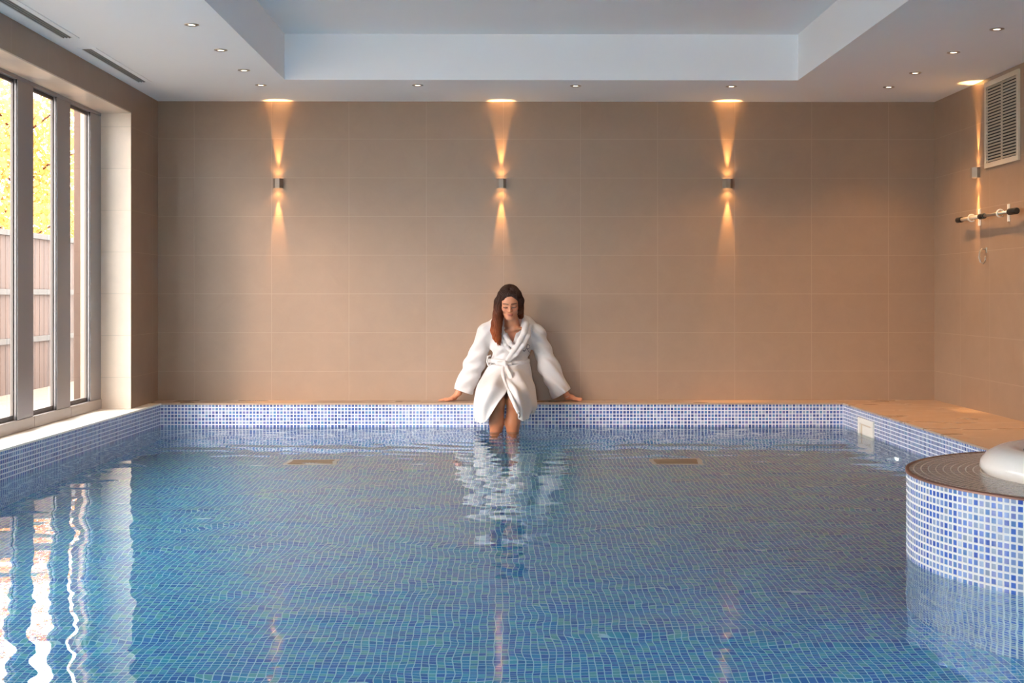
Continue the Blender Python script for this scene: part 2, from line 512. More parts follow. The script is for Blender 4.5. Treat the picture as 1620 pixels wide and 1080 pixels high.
for i, (x, y, lab) in enumerate(spots):
    if proto is None: proto = downlight(); o = proto
    else: o = copy_tree(proto)
    o.location = (x, y, ZC)
    for ch in [q for q in COL.objects if q.parent == o and q.type == 'LIGHT']:
        if x > 1.5:
            ch.data = ch.data.copy(); ch.data.energy = 44; ch.data.color = (1, .56, .24)
    tag(o, lab, 'downlight', 'recessed downlights in the ceiling')

# ------------------------------------------------------------------ wall sconces
def sconce():
    """local: wall plane y=0, projecting to -y"""
    r = empty('wall_sconce')
    h = .036; mm = MB()
    prof = [(-.037,0),(-.037,-.022),(-.018,-.052),(.016,-.052),(.037,-.022),(.037,0)]
    def ring(z, sc=1): return [mm.bm.verts.new((a*sc, b*sc if b else 0, z)) for a, b in prof]
    a, b = ring(-h), ring(h); c = [mm.bm.verts.new((q*.86, min(w_*.88, -.003), -h)) for q, w_ in prof]; d = [mm.bm.verts.new((q*.86, min(w_*.88, -.003), h)) for q, w_ in prof]
    c2 = [mm.bm.verts.new((v.co.x, v.co.y, -h+.02)) for v in c]; d2 = [mm.bm.verts.new((v.co.x, v.co.y, h-.02)) for v in d]
    n = len(prof)
    for i in range(n):
        j = (i+1) % n
        mm.bm.faces.new((a[i], a[j], b[j], b[i]))
        mm.bm.faces.new((a[i], a[j], c[j], c[i])); mm.bm.faces.new((b[i], b[j], d[j], d[i]))
        mm.bm.faces.new((c[i], c[j], c2[j], c2[i])); mm.bm.faces.new((d[i], d[j], d2[j], d2[i]))
    mm.build('sconce_body', M['sconce'], r)
    for sg in (1, -1):
        mm = MB(); v = [mm.bm.verts.new((q*.84, min(w_*.86, -.004), sg*(h-.018))) for q, w_ in prof]; mm.bm.faces.new(v)
        mm.build('lamp_lens', M['lamp'], r)
        for nm, e, ang, bl, yy in (('narrow_beam', 75, 24, .75, -.022), ('wide_beam', 1.3, 120, .9, -.034)):
            l = bpy.data.lights.new(nm, 'SPOT'); l.energy = e; l.color = (1, .54, .19); l.spot_size = math.radians(ang); l.spot_blend = bl; l.shadow_soft_size = .006
            lo = bpy.data.objects.new(nm, l); COL.objects.link(lo); lo.parent = r
            lo.location = (0, yy, sg*(h+.002)); 
            lo.rotation_euler = (PI, 0, 0) if sg > 0 else (0, 0, 0)
    return r
sc = sconce()
for i, (x, y, rz, lab) in enumerate([(-1.73, YB, 0, 'small steel up and down sconce on the back wall, the leftmost one'),
                  (0.0, YB, 0, 'small steel up and down sconce on the back wall above the seated woman'),
                  (1.76, YB, 0, 'small steel up and down sconce on the back wall, the rightmost one'),
                  (XR, 9.62, -PI/2, 'small steel up and down sconce on the right side wall below the louvre grille')]):
    o = sc if i == 0 else copy_tree(sc)
    o.location = (x, y, 1.862); o.rotation_euler = (0, 0, rz)
    tag(o, lab, 'wall light', 'up and down wall sconces')

# ------------------------------------------------------------------ louvred grille on the right wall
gy0, gy1, gz0, gz1 = 8.84, 9.46, 1.875, 2.47
r = empty('wall_louvre_grille', (XR, (gy0+gy1)/2, (gz0+gz1)/2))
tag(r, 'square white louvred ventilation grille high on the right wall', 'ventilation grille')
hy, hz = (gy1-gy0)/2, (gz1-gz0)/2; fw = .035
mm = MB()
mm.box(-.016,0,-hy,hy,-hz,-hz+fw,.002); mm.box(-.016,0,-hy,hy,hz-fw,hz,.002)
mm.box(-.016,0,-hy,-hy+fw,-hz+fw,hz-fw,.002); mm.box(-.016,0,hy-fw,hy,-hz+fw,hz-fw,.002)
mm.build('grille_frame', M['white_met'], r)
mm = MB(); mm.box(-.012,0,-.007,.007,-hz+fw,hz-fw,.001); mm.build('centre_bar', M['white_met'], r)
mm = MB(); mm.box(-.003,0,-hy+fw,hy-fw,-hz+fw,hz-fw); mm.build('grille_backing', M['vent_dk'], r)
ns = 25
for sy in (-1, 1):
    mm = MB()
    a0, a1 = (.007, hy-fw) if sy > 0 else (-hy+fw, -.007)
    for k in range(ns):
        z = -hz+fw+ (k+.5)*(2*hz-2*fw)/ns
        mt = Matrix.Translation((-.009, 0, z)) @ Matrix.Rotation(math.radians(35), 4, 'Y')
        mm.box(-.008, .005, a0, a1, -.0012, .0012, 0, mat=mt)
    mm.build('louvre_bank', M['white_met'], r)

# ------------------------------------------------------------------ telescopic pole held on two wall clips
XPo = XR - .062
r = empty('telescopic_pool_pole', (XPo, 9.31, 1.54))
tag(r, 'telescopic metal pole with three black grips lying level on wall clips', 'pole')
def tl(mm, y0, y1, rad): mm.tube([(0, y0, 0), (0, y1, 0)], rad, 14); return mm
tl(MB(), -.50, .52, .0105).build('pole_tube', M['steel'], r)
tl(MB(), .06, .50, .0135).build('pole_sleeve', M['white_met'], r)
for a, b, rd in ((.47, .57, .020), (.015, .11, .020), (-.575, -.44, .022)):
    mm = MB(); mm.tube([(0,a,0),(0,a+.008,0),(0,b-.008,0),(0,b,0)], [rd*.8, rd, rd, rd*.8], 16); mm.build('grip', M['black'], r)
def clip(name, y, label):
    r = empty(name, (XR, y, 1.54)); tag(r, label, 'wall clip', 'white clips holding the pole')
    MB().box(-.012, 0, -.014, .014, -.055, .062, .003).build('clip_plate', M['white_pl'], r)
    mm = MB()
    pts = [Vector((-.062 + .024*math.cos(t), 0, .024*math.sin(t))) for t in [math.radians(a) for a in range(20, 331, 20)]]
    pts = [Vector((-.010, 0, .012))] + pts
    mm.tube(pts, .0055, 8); mm.build('clip_hook', M['white_pl'], r)
clip('pole_clip', 9.58, 'white plastic clip holding the pole, the one in the sconce beam')
clip('pole_clip', 9.03, 'white plastic clip holding the pole, the one nearer the camera')
# small steel wall hook
r = tag(empty('wall_hook', (XR, 9.46, 1.27)), 'small bent steel hook on the right wall below the pole', 'hook')
MB().box(-.006, 0, -.012, .012, .02, .06, .002).build('hook_plate', M['steel'], r)
mm = MB(); mm.tube([Vector((-.005,0,.045)), Vector((-.03,.004,.05)), Vector((-.045,.008,.03)), Vector((-.05,.006,-.01)), Vector((-.042,0,-.045)), Vector((-.028,-.02,-.055)), Vector((-.02,-.035,-.03)), Vector((-.02,-.035,.0))], .0048, 8)
mm.build('hook_wire', M['steel'], r)

# ------------------------------------------------------------------ pool fittings
r = tag(empty('pool_skimmer', (PXR, 9.67, 0)), 'white plastic skimmer opening at the waterline of the right pool wall', 'skimmer')
a, b, zt_, zb_, fw = -.20, .20, .115, -.16, .055
mm = MB(); mm.box(-.014,.0,a,b,zt_-.04,zt_,.003); mm.box(-.014,.0,a,b,zb_,zb_+.03,.003)
mm.box(-.014,0,a,a+fw,zb_+.03,zt_-.04,.003); mm.box(-.014,0,b-fw,b,zb_+.03,zt_-.04,.003)
mm.build('skimmer_frame', M['white_pl'], r)
MB().box(-.004,.0,a+fw,b-fw,zb_+.03,zt_-.04).build('skimmer_throat', simple('beige_skimmer_throat', srgb(214,196,170), .5), r)
MB().box(-.010,-.005,a+fw+.004,b-fw-.06,zb_+.035,zt_-.05,.001).build('skimmer_flap', M['white_pl'], r)

Rm = Matrix.Rotation(-PI/2, 4, 'Y')
M['pool_lens'] = emis('pool_and_fill_light_glow', (1,.96,.88,1), 7)
def pool_and_fill_light(loc, rz, e, label):
    r = tag(empty('pool_and_fill_light', loc, rz), label, 'pool light')
    MB().lathe([(.068,.016),(.074,.020),(.088,.012),(.092,0)], n=32, M=Rm).build('light_ring', M['white_pl'], r)
    MB().lathe([(.0001,.022),(.030,.021),(.056,.017),(.069,.012)], n=28, M=Rm).build('light_lens', M['pool_lens'], r)
    l = bpy.data.lights.new('pool_and_fill_light_beam', 'SPOT'); l.energy = e; l.color = (.86,.97,1); l.spot_size = math.radians(165); l.spot_blend = .6; l.shadow_soft_size = .05
    lo = bpy.data.objects.new('pool_and_fill_light_beam', l); COL.objects.link(lo); lo.parent = r
    lo.location = (-.04,0,0); lo.rotation_euler = Vector((-1,0,0)).to_track_quat('-Z','Y').to_euler()
pool_and_fill_light((PXR, 8.88, -.56), 0, .6, 'small round white underwater light glowing in the right pool wall')
for x, q in ((-1.6, 'window side'), (.2, 'middle'), (2.0, 'walkway side')):  # fill lights added out of view to brighten the water
    pool_and_fill_light((x, NY, -.22), -PI/2, 230, 'added underwater fill light in the pool wall behind the camera, ' + q)
pool_and_fill_light((PXR, 2.2, -.22), 0, 130, 'added unseen underwater fill light in the right pool wall nearest the camera')  # another fill light added out of view

dr_m = simple('brown_drain_grate', srgb(150,128,100), .6)
def drain(x, y, label):
    r = tag(empty('pool_floor_drain', (x, y, DEP)), label, 'drain', 'rectangular drains on the pool floor')
    hx, hy = .17, .14
    mm = MB(); mm.box(-hx,hx,-hy,-hy+.03,0,.012,.003); mm.box(-hx,hx,hy-.03,hy,0,.012,.003)
    mm.box(-hx,-hx+.03,-hy+.03,hy-.03,0,.012,.003); mm.box(hx-.03,hx,-hy+.03,hy-.03,0,.012,.003)
    mm.build('drain_frame', M['white_pl'], r)
    mm = MB(); mm.box(-hx+.03,hx-.03,-hy+.03,hy-.03,0,.003)
    for k in range(14):
        y_ = -hy+.04+k*.0155
        mm.box(-hx+.03,hx-.03,y_,y_+.007,.003,.010)
    mm.build('drain_grate', dr_m, r)
drain((493-HX)*9.05/F, 9.05, 'rectangular drain with a white frame on the pool floor, the one left of the woman')
drain((1070-HX)*9.05/F, 9.05, 'rectangular drain with a white frame on the pool floor, the one right of the woman')

# ------------------------------------------------------------------ round raised spa in the right foreground
SC = Vector((2.40, 5.05, 0)); SR = .86; SZ = .325
r = tag(empty('round_spa', (SC.x, SC.y, 0)), 'round raised spa clad in blue and white mosaic standing in the pool at the right', 'hot tub')
mm = MB()
n = 160
for k in range(n):
    t0, t1 = 2*PI*k/n, 2*PI*(k+1)/n
    u0, u1 = SR*t0, SR*t1
    zlo = DEP if SC.x + SR*math.cos((t0+t1)/2) < PXR else ZK
    f = mm.quad([(SR*math.cos(t0), SR*math.sin(t0), zlo), (SR*math.cos(t1), SR*math.sin(t1), zlo), (SR*math.cos(t1), SR*math.sin(t1), SZ), (SR*math.cos(t0), SR*math.sin(t0), SZ)],
            [(u0, zlo-SZ), (u1, zlo-SZ), (u1, 0), (u0, 0)])
    f.smooth = True
mm.build('spa_wall', M['mosaic_spa'], r, merge=1e-5)
mm = MB()
RI = .50
for k in range(n):
    t0, t1 = 2*PI*k/n, 2*PI*(k+1)/n
    c0, s0, c1, s1 = math.cos(t0), math.sin(t0), math.cos(t1), math.sin(t1)
    um = .7
    mm.quad([(SR*c0, SR*s0, SZ), (SR*c1, SR*s1, SZ), (RI*c1, RI*s1, SZ), (RI*c0, RI*s0, SZ)], [(um*t0, 0), (um*t1, 0), (um*t1, SR-RI), (um*t0, SR-RI)], flip=False)
M['mosaic_top'] = mosaic('spa_top_brown_mosaic', pitch=.0275, pal=[(112,92,84),(126,104,94),(104,88,84),(138,116,104),(120,104,104),(96,80,78)], grout=(200,182,160), gw=.0035, rough=.2)
mm.build('spa_rim_tiles', M['mosaic_top'], r, merge=1e-5)
mm = MB(); mm.lathe([(SR-.012, SZ+.0005), (SR-.004, SZ+.003), (SR+.003, SZ+.001), (SR+.003, SZ-.008)], n=160)
mm.build('edge_trim', simple('copper_brown_edge_trim', srgb(120,78,62), .4, .3), r)
prof = [(.575,-.0),(.590,.018),(.586,.042),(.565,.068),(.53,.088),(.49,.098),(.46,.096),(.43,.082)]
MB().lathe([(a_, b_+SZ) for a_, b_ in prof], n=96).build('shell_lip', M['acrylic'], r)
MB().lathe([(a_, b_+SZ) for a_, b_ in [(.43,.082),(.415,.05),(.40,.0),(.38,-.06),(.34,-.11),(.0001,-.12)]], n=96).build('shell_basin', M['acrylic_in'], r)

# ------------------------------------------------------------------ outside
def wood(name, a, b, axis=2, sc=14):
    t = NT(name); v = t.obj(); x, y, z = t.sep(v)[:3]
    vv = t.comb(t.math('MULTIPLY', x, 1.0), t.math('MULTIPLY', y, 1.0), t.math('MULTIPLY', z, .08))
    n = t.noise(vv, sc, 6, .65, .4)
    c = t.ramp(n, [(.3, srgb(*a)), (.7, srgb(*b))])
    pr = t.prin(c, .75); t.l(t.bump(n, .3, .003), pr.inputs['Normal'])
    return t.m
M['post'] = wood('pale_oak_post', (58,38,27), (74,50,36))
M['fence'] = wood('weathered_fence_boards', (40,20,8), (70,40,18))
M['rail'] = wood('pale_fence_rail', (50,43,38), (64,56,49))
t = NT('patio_stone'); v = t.obj(); x, y, z = t.sep(v)[:3]
mk, rn = joint_mask(t, x, y, .6, .6, 0, 0, .008)
t.prin(t.mix(mk, srgb(60,52,46), t.mix(t.noise(v, 6, 4), srgb(96,82,68), srgb(116,100,84))), .8)
M['patio'] = t.m
m = MB(); m.box(-40, XL-.43, -5, 60, -.35, -.05)
tag(m.build('floor_terrace', M['patio']), kind='structure')

r = tag(empty('timber_post', (-3.62, 11.78, -.05)), 'tall weathered oak post standing outside the last window pane', 'post')
MB().box(-.05,.05,-.05,.05,0,3.3,.006).build('post_shaft', M['post'], r)
MB().box(-.075,.075,-.075,.075,0,.05,.006).build('post_foot', M['vent_grey'], r)

# fence runs along the terrace, boards and pale rails
r = tag(empty('garden_fence', (-5.2, 15.5, -.05)), 'brown board fence with pale rails beyond the windows', 'fence')
mm = MB()
for k in range(84):
    y = -6.3 + k*.15
    mm.box(-.015,.015,y+.003,y+.147,0,1.72,.003)
mm.build('boards', M['fence'], r)
for z in (.56, 1.08, 1.70):
    MB().box(.016,.06,-6.3,6.3,z-.03,z+.03,.004).build('rail', M['rail'], r)

# trees beyond the fence, each with its own trunk and crown of leaf blades
def leaf_mat(name, a, b):
    t = NT(name)
    nz = t.noise(t.obj(), 2.5, 3)
    wn = t.n('ShaderNodeObjectInfo')
    c = t.mix(nz, srgb(*a), srgb(*b))
    d = t.n('ShaderNodeBsdfDiffuse'); t.l(c, d.inputs[0])
    tr = t.n('ShaderNodeBsdfTranslucent'); t.l(c, tr.inputs[0])
    mx = t.n('ShaderNodeMixShader'); mx.inputs[0].default_value = .55
    t.l(d.outputs[0], mx.inputs[1]); t.l(tr.outputs[0], mx.inputs[2]); t.l(mx.outputs[0], t.out.inputs[0])
    return t.m
LM = [leaf_mat('golden_leaf', (190,122,56), (226,172,104)), leaf_mat('yellow_green_leaf', (180,130,66), (214,170,100))]
def tree(x, y, h, rad, seed, n, mi, label):
    rg = random.Random(seed)
    r = tag(empty('garden_tree', (x, y, -.05)), label, 'tree', 'golden trees beyond the fence')
    mm = MB(); mm.tube([(0,0,0),(.05,.03,h*.3),(-.04,.05,h*.6),(0,0,h*.85)], [.10,.08,.05,.02], 10)
    for k in range(9):
        a = rg.uniform(0, 2*PI); z0 = h*rg.uniform(.3,.7)
        mm.tube([(0,0,z0),(math.cos(a)*rad*.4, math.sin(a)*rad*.4, z0+rad*.25),(math.cos(a)*rad*.8, math.sin(a)*rad*.8, z0+rad*.35)], [.03,.018,.008], 6)
    mm.build('trunk', M['fence'], r)
    V = []; Fc = []
    cl = [(rg.gauss(0, .42)*rad, rg.gauss(0, .42)*rad, h*.62 + rg.gauss(0, .20)*h) for _ in range(60)]
    for k in range(n):
        c = rg.choice(cl); s = rad*.17
        p = Vector((c[0]+rg.gauss(0,s), c[1]+rg.gauss(0,s), max(.5, c[2]+rg.gauss(0,s))))
        d = Vector((rg.gauss(0,1), rg.gauss(0,1), rg.gauss(-.3,.8))).normalized()
        e = d.cross(Vector((rg.gauss(0,1), rg.gauss(0,1), rg.gauss(0,1)))).normalized()
        L = rg.uniform(.07,.13); W_ = L*.42
        i = len(V)
        V += [p, p+d*L*.5+e*W_, p+d*L, p+d*L*.5-e*W_]; Fc.append((i,i+1,i+2,i+3))
    me = bpy.data.meshes.new('foliage'); me.from_pydata([tuple(q) for q in V], [], Fc)
    link('foliage', me, LM[mi], r)
tree(-8.3, 18.9, 4.6, 1.7, 1, 9500, 0, 'golden leafed tree seen through the nearest visible pane')
tree(-9.6, 27.0, 6.0, 2.3, 2, 11000, 0, 'golden leafed tree seen through the middle pane')
tree(-11.6, 36, 4.4, 1.3, 3, 5000, 1, 'yellow green tree seen beside the timber post')
# ------------------------------------------------------------------ the bather
class Field:
    """signed distance sampled on a grid; shapes are blended in one after another and meshed as ONE surface"""
    def __init__(s, lo, hi, v):
        s.lo = np.array(lo, float); s.v = v
        s.n = np.ceil((np.array(hi) - s.lo) / v).astype(int) + 1
        s.d = np.full(s.n, .12, np.float32)
    def sub(s, lo, hi):
        a = np.clip(np.floor((np.array(lo) - s.lo) / s.v).astype(int), 0, s.n-1)
        b = np.clip(np.ceil((np.array(hi) - s.lo) / s.v).astype(int) + 1, 1, s.n)
        ax = [s.lo[i] + s.v*np.arange(a[i], b[i], dtype=np.float32) for i in range(3)]
        X, Y, Z = np.meshgrid(*ax, indexing='ij')
        return tuple(slice(a[i], b[i]) for i in range(3)), X.astype(np.float32), Y.astype(np.float32), Z.astype(np.float32)
    def add(s, fn, lo, hi, k=.02, op='u'):
        m = .06
        sl, X, Y, Z = s.sub(np.array(lo)-m, np.array(hi)+m)
        b = fn(X, Y, Z); a = s.d[sl]
        if op == 'u':
            h = np.maximum(k - np.abs(a-b), 0) / k; s.d[sl] = np.minimum(a, b) - h*h*k*.25
        elif op == 's':
            b = -b; h = np.maximum(k - np.abs(a-b), 0) / k; s.d[sl] = np.maximum(a, b) + h*h*k*.25
    def cone(s, p, q, r0, r1, k=.02, op='u', M=None, sq=(1,1,1)):
        p = np.array(p, float); q = np.array(q, float)
        ba = q-p; L2 = float(ba@ba) + 1e-12
        def fn(X, Y, Z):
            px, py, pz = X-p[0], Y-p[1], Z-p[2]
            t = np.clip((px*ba[0]+py*ba[1]+pz*ba[2])/L2, 0, 1)
            return np.sqrt((px-ba[0]*t)**2+(py-ba[1]*t)**2+(pz-ba[2]*t)**2) - (r0+(r1-r0)*t)
        r = max(r0, r1)
        s.add(fn, np.minimum(p,q)-r, np.maximum(p,q)+r, k, op)
    def ell(s, c, r, k=.02, op='u', R=None):
        c = np.array(c, float); r = np.array(r, float)
        R = np.eye(3) if R is None else R          # rows = local axes
        def fn(X, Y, Z):
            q = [R[i][0]*(X-c[0])+R[i][1]*(Y-c[1])+R[i][2]*(Z-c[2]) for i in range(3)]
            k0 = np.sqrt(sum((q[i]/r[i])**2 for i in range(3))); k1 = np.sqrt(sum((q[i]/r[i]**2)**2 for i in range(3))) + 1e-6
            return k0*(k0-1)/k1
        m = r.max(); s.add(fn, c-m, c+m, k, op)
    def chain(s, pts, rs, k=.02, op='u'):
        for a, b, r0, r1 in zip(pts, pts[1:], rs, rs[1:]): s.cone(a, b, r0, r1, k, op)
    def disp(s, fn, lo, hi):
        sl, X, Y, Z = s.sub(lo, hi); s.d[sl] = s.d[sl] + fn(X, Y, Z)
    def mesh(s, name, off):
        import openvdb as vdb
        G = vdb.FloatGrid(background=3.0)
        G.copyFromArray(np.ascontiguousarray(np.clip(s.d/s.v, -3, 3).astype(np.float32)))
        G.gridClass = vdb.GridClass.LEVEL_SET
        pts, quads = G.convertToQuads(0.0)
        pts = pts*s.v + s.lo
        me = bpy.data.meshes.new(name)
        quads = quads[:, ::-1]
        me.from_pydata((pts - np.array(off)).tolist(), [], quads.tolist())
        me.update()
        return me, pts

def crom(a, b_, c, d, t): return .5*((2*b_) + (-a+c)*t + (2*a-5*b_+4*c-d)*t*t + (-a+3*b_-3*c+d)*t**3)

def sn(X, Y, Z, f, seed):
    rg = np.random.RandomState(seed); o = 0
    for i in range(5):
        d = rg.normal(size=3); d /= np.linalg.norm(d); o = o + np.sin((X*d[0]+Y*d[1]+Z*d[2])*f*(.7+.6*rg.rand()) + rg.rand()*6.28)
    return o / 5

def bake_cols(me, cols):
    at = me.color_attributes.new('tone', 'FLOAT_COLOR', 'POINT')
    c = np.ones((len(cols), 4), np.float32); c[:, :3] = cols
    at.data.foreach_set('color', c.ravel())

def ncol(*c): return np.array(srgb(*c)[:3])
BASE = Vector((.065, 10.40, ZK))
person = empty('person', BASE)
tag(person, 'woman with long auburn hair in a white bathrobe, seated with her legs in the pool', 'person')
A3 = lambda v: np.array(v, float)

# head frame
ha = math.radians(21)
HC = P(806.5, 478.3, 10.27)
hx = np.array([1., 0, 0]); hf = np.array([0, -math.cos(ha), -math.sin(ha)]); hu = np.array([0, -math.sin(ha), math.cos(ha)])
rl = math.radians(2.0)
hx, hu = hx*math.cos(rl)+hu*math.sin(rl), hu*math.cos(rl)-hx*math.sin(rl)
HR = np.array([hx, hf, hu])
hs = 1.04
def H(x, f, u): return A3(HC) + hs*(hx*x + hf*f + hu*u)

b = Field((-.52, 9.66, -.34), (.62, 10.60, 1.12), .0026)
# torso and limbs (mostly under the robe)
b.ell((.065, 10.44, .31), (.150, .115, .125))
b.ell((.065, 10.43, .46), (.115, .085, .15), .05)
b.ell((.075, 10.43, .62), (.135, .090, .15), .05)
b.chain([P(772,524,10.44), P(846,526,10.44)], [.048, .048], .05)
b.ell((.03, 10.36, .60), (.055,.05,.055), .04); b.ell((.125, 10.36, .60), (.055,.05,.055), .04)
b.chain([P(811,524,10.42), H(0,-.030,-.075)], [.058, .050], .03)
b.cone(P(798,524,10.355), P(812,520,10.345), .012, .008, .03); b.cone(P(828,519,10.36), P(814,520,10.345), .012, .008, .03)   # collar bones
for sh, el, wr in (((772,524,10.44), (748,575,10.49), (725,620,10.515)), ((846,526,10.44), (872,579,10.49), (897,626.5,10.515))):
    b.chain([P(*sh), P(*el), P(*wr)], [.046, .036, .024], .02)
def leg(hip, knee, calf, ank, foot):
    b.chain([hip, knee], [.074, .051], .012)
    b.ell(A3(knee)+np.array([0,-.012,.004]), (.046,.045,.050), .02)
    b.chain([knee, calf, ank], [.050, .052, .034], .02)
    b.chain([ank, foot[0], foot[1]], [.036, .030, .020], .02)
K1, K2 = P(787.5, 634, 9.91), P(813, 634, 9.91)
leg((-.02, 10.38, .255), K1, P(785.5, 668, 9.955), (-.045, 10.03, -.17), [(-.045,9.99,-.235), (-.05,9.86,-.27)])
leg((.15, 10.38, .255), K2, P(811, 668, 9.955), (.085, 10.03, -.17), [(.085,9.99,-.235), (.09,9.86,-.27)])

# hands: palms on the ledge, fingers pointing outwards, spread in depth
def hand(sg, wr, px0):
    """sg -1: her right hand at the left of the photo; sg +1: her left"""
    z0 = ZK + .0005
    W = A3(wr)
    pc = np.array([W[0] + sg*.036, W[1]+.002, z0+.030])
    b.chain([W, pc], [.024, .020], .012)
    kn = []
    for i, (dy, L) in enumerate(((-.030,.070),(-.010,.078),(.010,.073),(.029,.058))):
        k = np.array([W[0] + sg*(.074 - .006*abs(i-1)), W[1]+dy, z0+.020-.002*i])
        b.chain([pc + np.array([0, dy*.6, -.004]), k], [.016, .0115], .014)
        sp = dy*.42
        k2 = k + np.array([sg*L*.42, sp*.5, -.001]); k3 = k + np.array([sg*L*.74, sp*.85, -.007]); k4 = k + np.array([sg*L, sp, -.0115+.0005*i])
        k4[2] = max(k4[2], z0+.0065); k3[2] = max(k3[2], z0+.007)
        b.chain([k, k2, k3, k4], [.0098, .0085, .0078, .0062], .003)
    t0 = pc + np.array([-sg*.004, -.018, -.006]); t1 = t0 + np.array([sg*.022, -.026, -.006]); t2 = t1 + np.array([sg*.026, -.014, -.005]); t3 = t2 + np.array([sg*.022, -.006, -.003])
    for t_ in (t1,t2,t3): t_[2] = max(t_[2], z0+.0075)
    b.chain([t0, t1, t2, t3], [.014, .0115, .0095, .0075], .004)
hand(-1, P(726, 621, 10.515), 0); hand(1, P(897, 627.5, 10.515), 0)

# head
b.ell(H(0,-.015,.035), (.074*hs,.093*hs,.080*hs), .03, R=HR)
b.ell(H(0,.030,-.028), (.056*hs,.058*hs,.084*hs), .03, R=HR)
b.ell(H(0,.040,.035), (.058*hs,.048*hs,.052*hs), .03, R=HR)
b.ell(H(0,.070,-.092), (.020,.016,.016), .025, R=HR)
for s_ in (-1,1):
    b.ell(H(s_*.036,.062,-.022), (.022,.022,.020), .02, R=HR)
    b.cone(H(s_*.046,-.005,-.055), H(s_*.018,.060,-.092), .016, .014, .03)
    b.ell(H(s_*.072,-.006,-.008), (.008,.018,.030), .006, R=HR)
    b.ell(H(s_*.031,.100,.002), (.018,.014,.011), .012, 's', R=HR)
    b.ell(H(s_*.031,.074,.001), (.0155,.0145,.0095), .004, R=HR)
    b.cone(H(s_*.012,.086,.020), H(s_*.044,.072,.022), .0065, .005, .012)
b.chain([H(0,.083,.018), H(0,.098,-.012), H(0,.106,-.028)], [.0065,.0075,.0095], .010)
for s_ in (-1,1):
    b.ell(H(s_*.0115,.095,-.031), (.0075,.010,.007), .006, R=HR)
b.ell(H(0,.086,-.056), (.022,.013,.0055), .005, R=HR)
b.ell(H(0,.085,-.0665), (.019,.013,.0065), .005, R=HR)
b.cone(H(-.021,.094,-.0608), H(.021,.094,-.0608), .0016, .0016, .003, 's')
me, pts = b.mesh('body', BASE)
q = (pts - A3(HC)) / hs; lx, lf, lu = q@hx, q@hf, q@hu
skin = ncol(198, 136, 102); cols = np.tile(skin, (len(pts), 1))
def blend(mask, col, a=1.0):
    mm_ = (np.clip(mask, 0, 1)*a)[:, None]; cols[:] = cols*(1-mm_) + np.array(col)*mm_
face = (lf > .03) & (lu > -.12) & (lu < .1)
sm = lambda d, w_: np.clip(1 - d/w_, 0, 1)
for s_ in (-1, 1):
    blend(face*sm(np.hypot((lx-s_*.038)/1.3, lu+.028), .026), ncol(206,128,104), .45)
    blend(face*sm(np.hypot(lx-s_*.031, (lu+.004)*1.0), .020), ncol(150,100,84), .5)
    cu = -.0075 + 7*(lx-s_*.031)**2
    blend(face*(np.abs(lx-s_*.031) < .0175)*sm(np.abs(lu-cu), .0048)*1.8, ncol(30,18,16))
    bu = .0235 - 5*(lx-s_*.030)**2 + .0
    blend(face*(np.abs(lx-s_*.030) < .021)*sm(np.abs(lu-bu), .0052)*1.7, ncol(48,30,22), .95)
blend((lf > .07)*sm(np.hypot(lx/2.3, (lu+.061)), .0125)*1.6, ncol(178,92,84), .85)
blend((lf > .07)*(np.abs(lx) < .021)*sm(np.abs(lu+.0608), .0022)*1.5, ncol(96,44,42), .9)
blend((lf > .08)*sm(np.hypot(np.abs(lx)-.007, lu+.037), .0034)*1.2, ncol(120,70,58), .6)
blend(np.clip((.36-pts[:,2])/.03,0,1)*np.clip((10.36-pts[:,1])/.03,0,1), ncol(184,116,76), .85)
for kk in (K1, K2):
    d_ = np.linalg.norm(pts - (A3(kk)+np.array([0,-.05,0])), axis=1); blend(sm(d_, .06), ncol(206,138,104), .4)
bake_cols(me, cols)
def tone_mat(name, rough, bump_s=None, sss=0, **kw):
    t = NT(name)
    a = t.n('ShaderNodeAttribute'); a.attribute_name = 'tone'
    n_ = t.noise(t.obj(), 40, 3)
    c = t.mix(t.math('MULTIPLY', n_, .25), a.outputs['Color'], srgb(196,128,100)) if sss else a.outputs['Color']
    pr = t.prin(c, rough, **kw)
    if sss:
        pr.inputs['Subsurface Weight'].default_value = sss; pr.inputs['Subsurface Radius'].default_value = (1,.35,.2); pr.inputs['Subsurface Scale'].default_value = .006
    if bump_s: t.l(t.bump(t.noise(t.obj(), bump_s, 2), .3, .001), pr.inputs['Normal'])
    return t.m
body = link('body', me, tone_mat('skin', .45, sss=.12), person, True)

# hair: one mass with strand grooves, swept over her right shoulder
h = Field((-.16, 10.14, .58), (.30, 10.50, 1.12), .0024)
h.ell(H(0,-.022,.040), (.083*hs,.100*hs,.086*hs), .02, R=HR)
h.ell(H(0,-.06,-.02), (.078,.060,.10), .03, R=HR)
# cut the face out
h.ell(H(0,.092,-.030), (.060,.075,.098), .010, 's', R=HR)
# sides framing the face
h.chain([H(.006,.062,.092), H(-.040,.055,.066), H(-.066,.034,.018), H(-.070,.034,-.04)], [.008,.014,.018,.022], .03)
h.chain([H(.002,.062,.092), H(.042,.053,.066), H(.067,.030,.018), H(.068,.014,-.04), H(.052,-.02,-.080)], [.008,.014,.018,.022,.026], .03)
LK = [P(787.5,478,10.25), P(787,496,10.255), P(786,511,10.275), P(785.5,524,10.285), P(788,536,10.285), P(790,545,10.283)]
h.chain(LK, [.027, .031, .038, .036, .022, .006], .02)
h.chain([H(-.028,.02,.104), H(-.058,.022,.072), H(-.074,.020,.025), P(789.5,484,10.27)], [.016,.020,.022,.026], .03)
h.chain([H(.028,.02,.104), H(.058,.020,.072), H(.076,.016,.020), P(823,489,10.31)], [.016,.020,.020,.022], .03)
h.chain([P(784,505,10.30), P(780,522,10.30), P(782,534,10.29), P(784,541,10.285)], [.025,.020,.012,.004], .012)
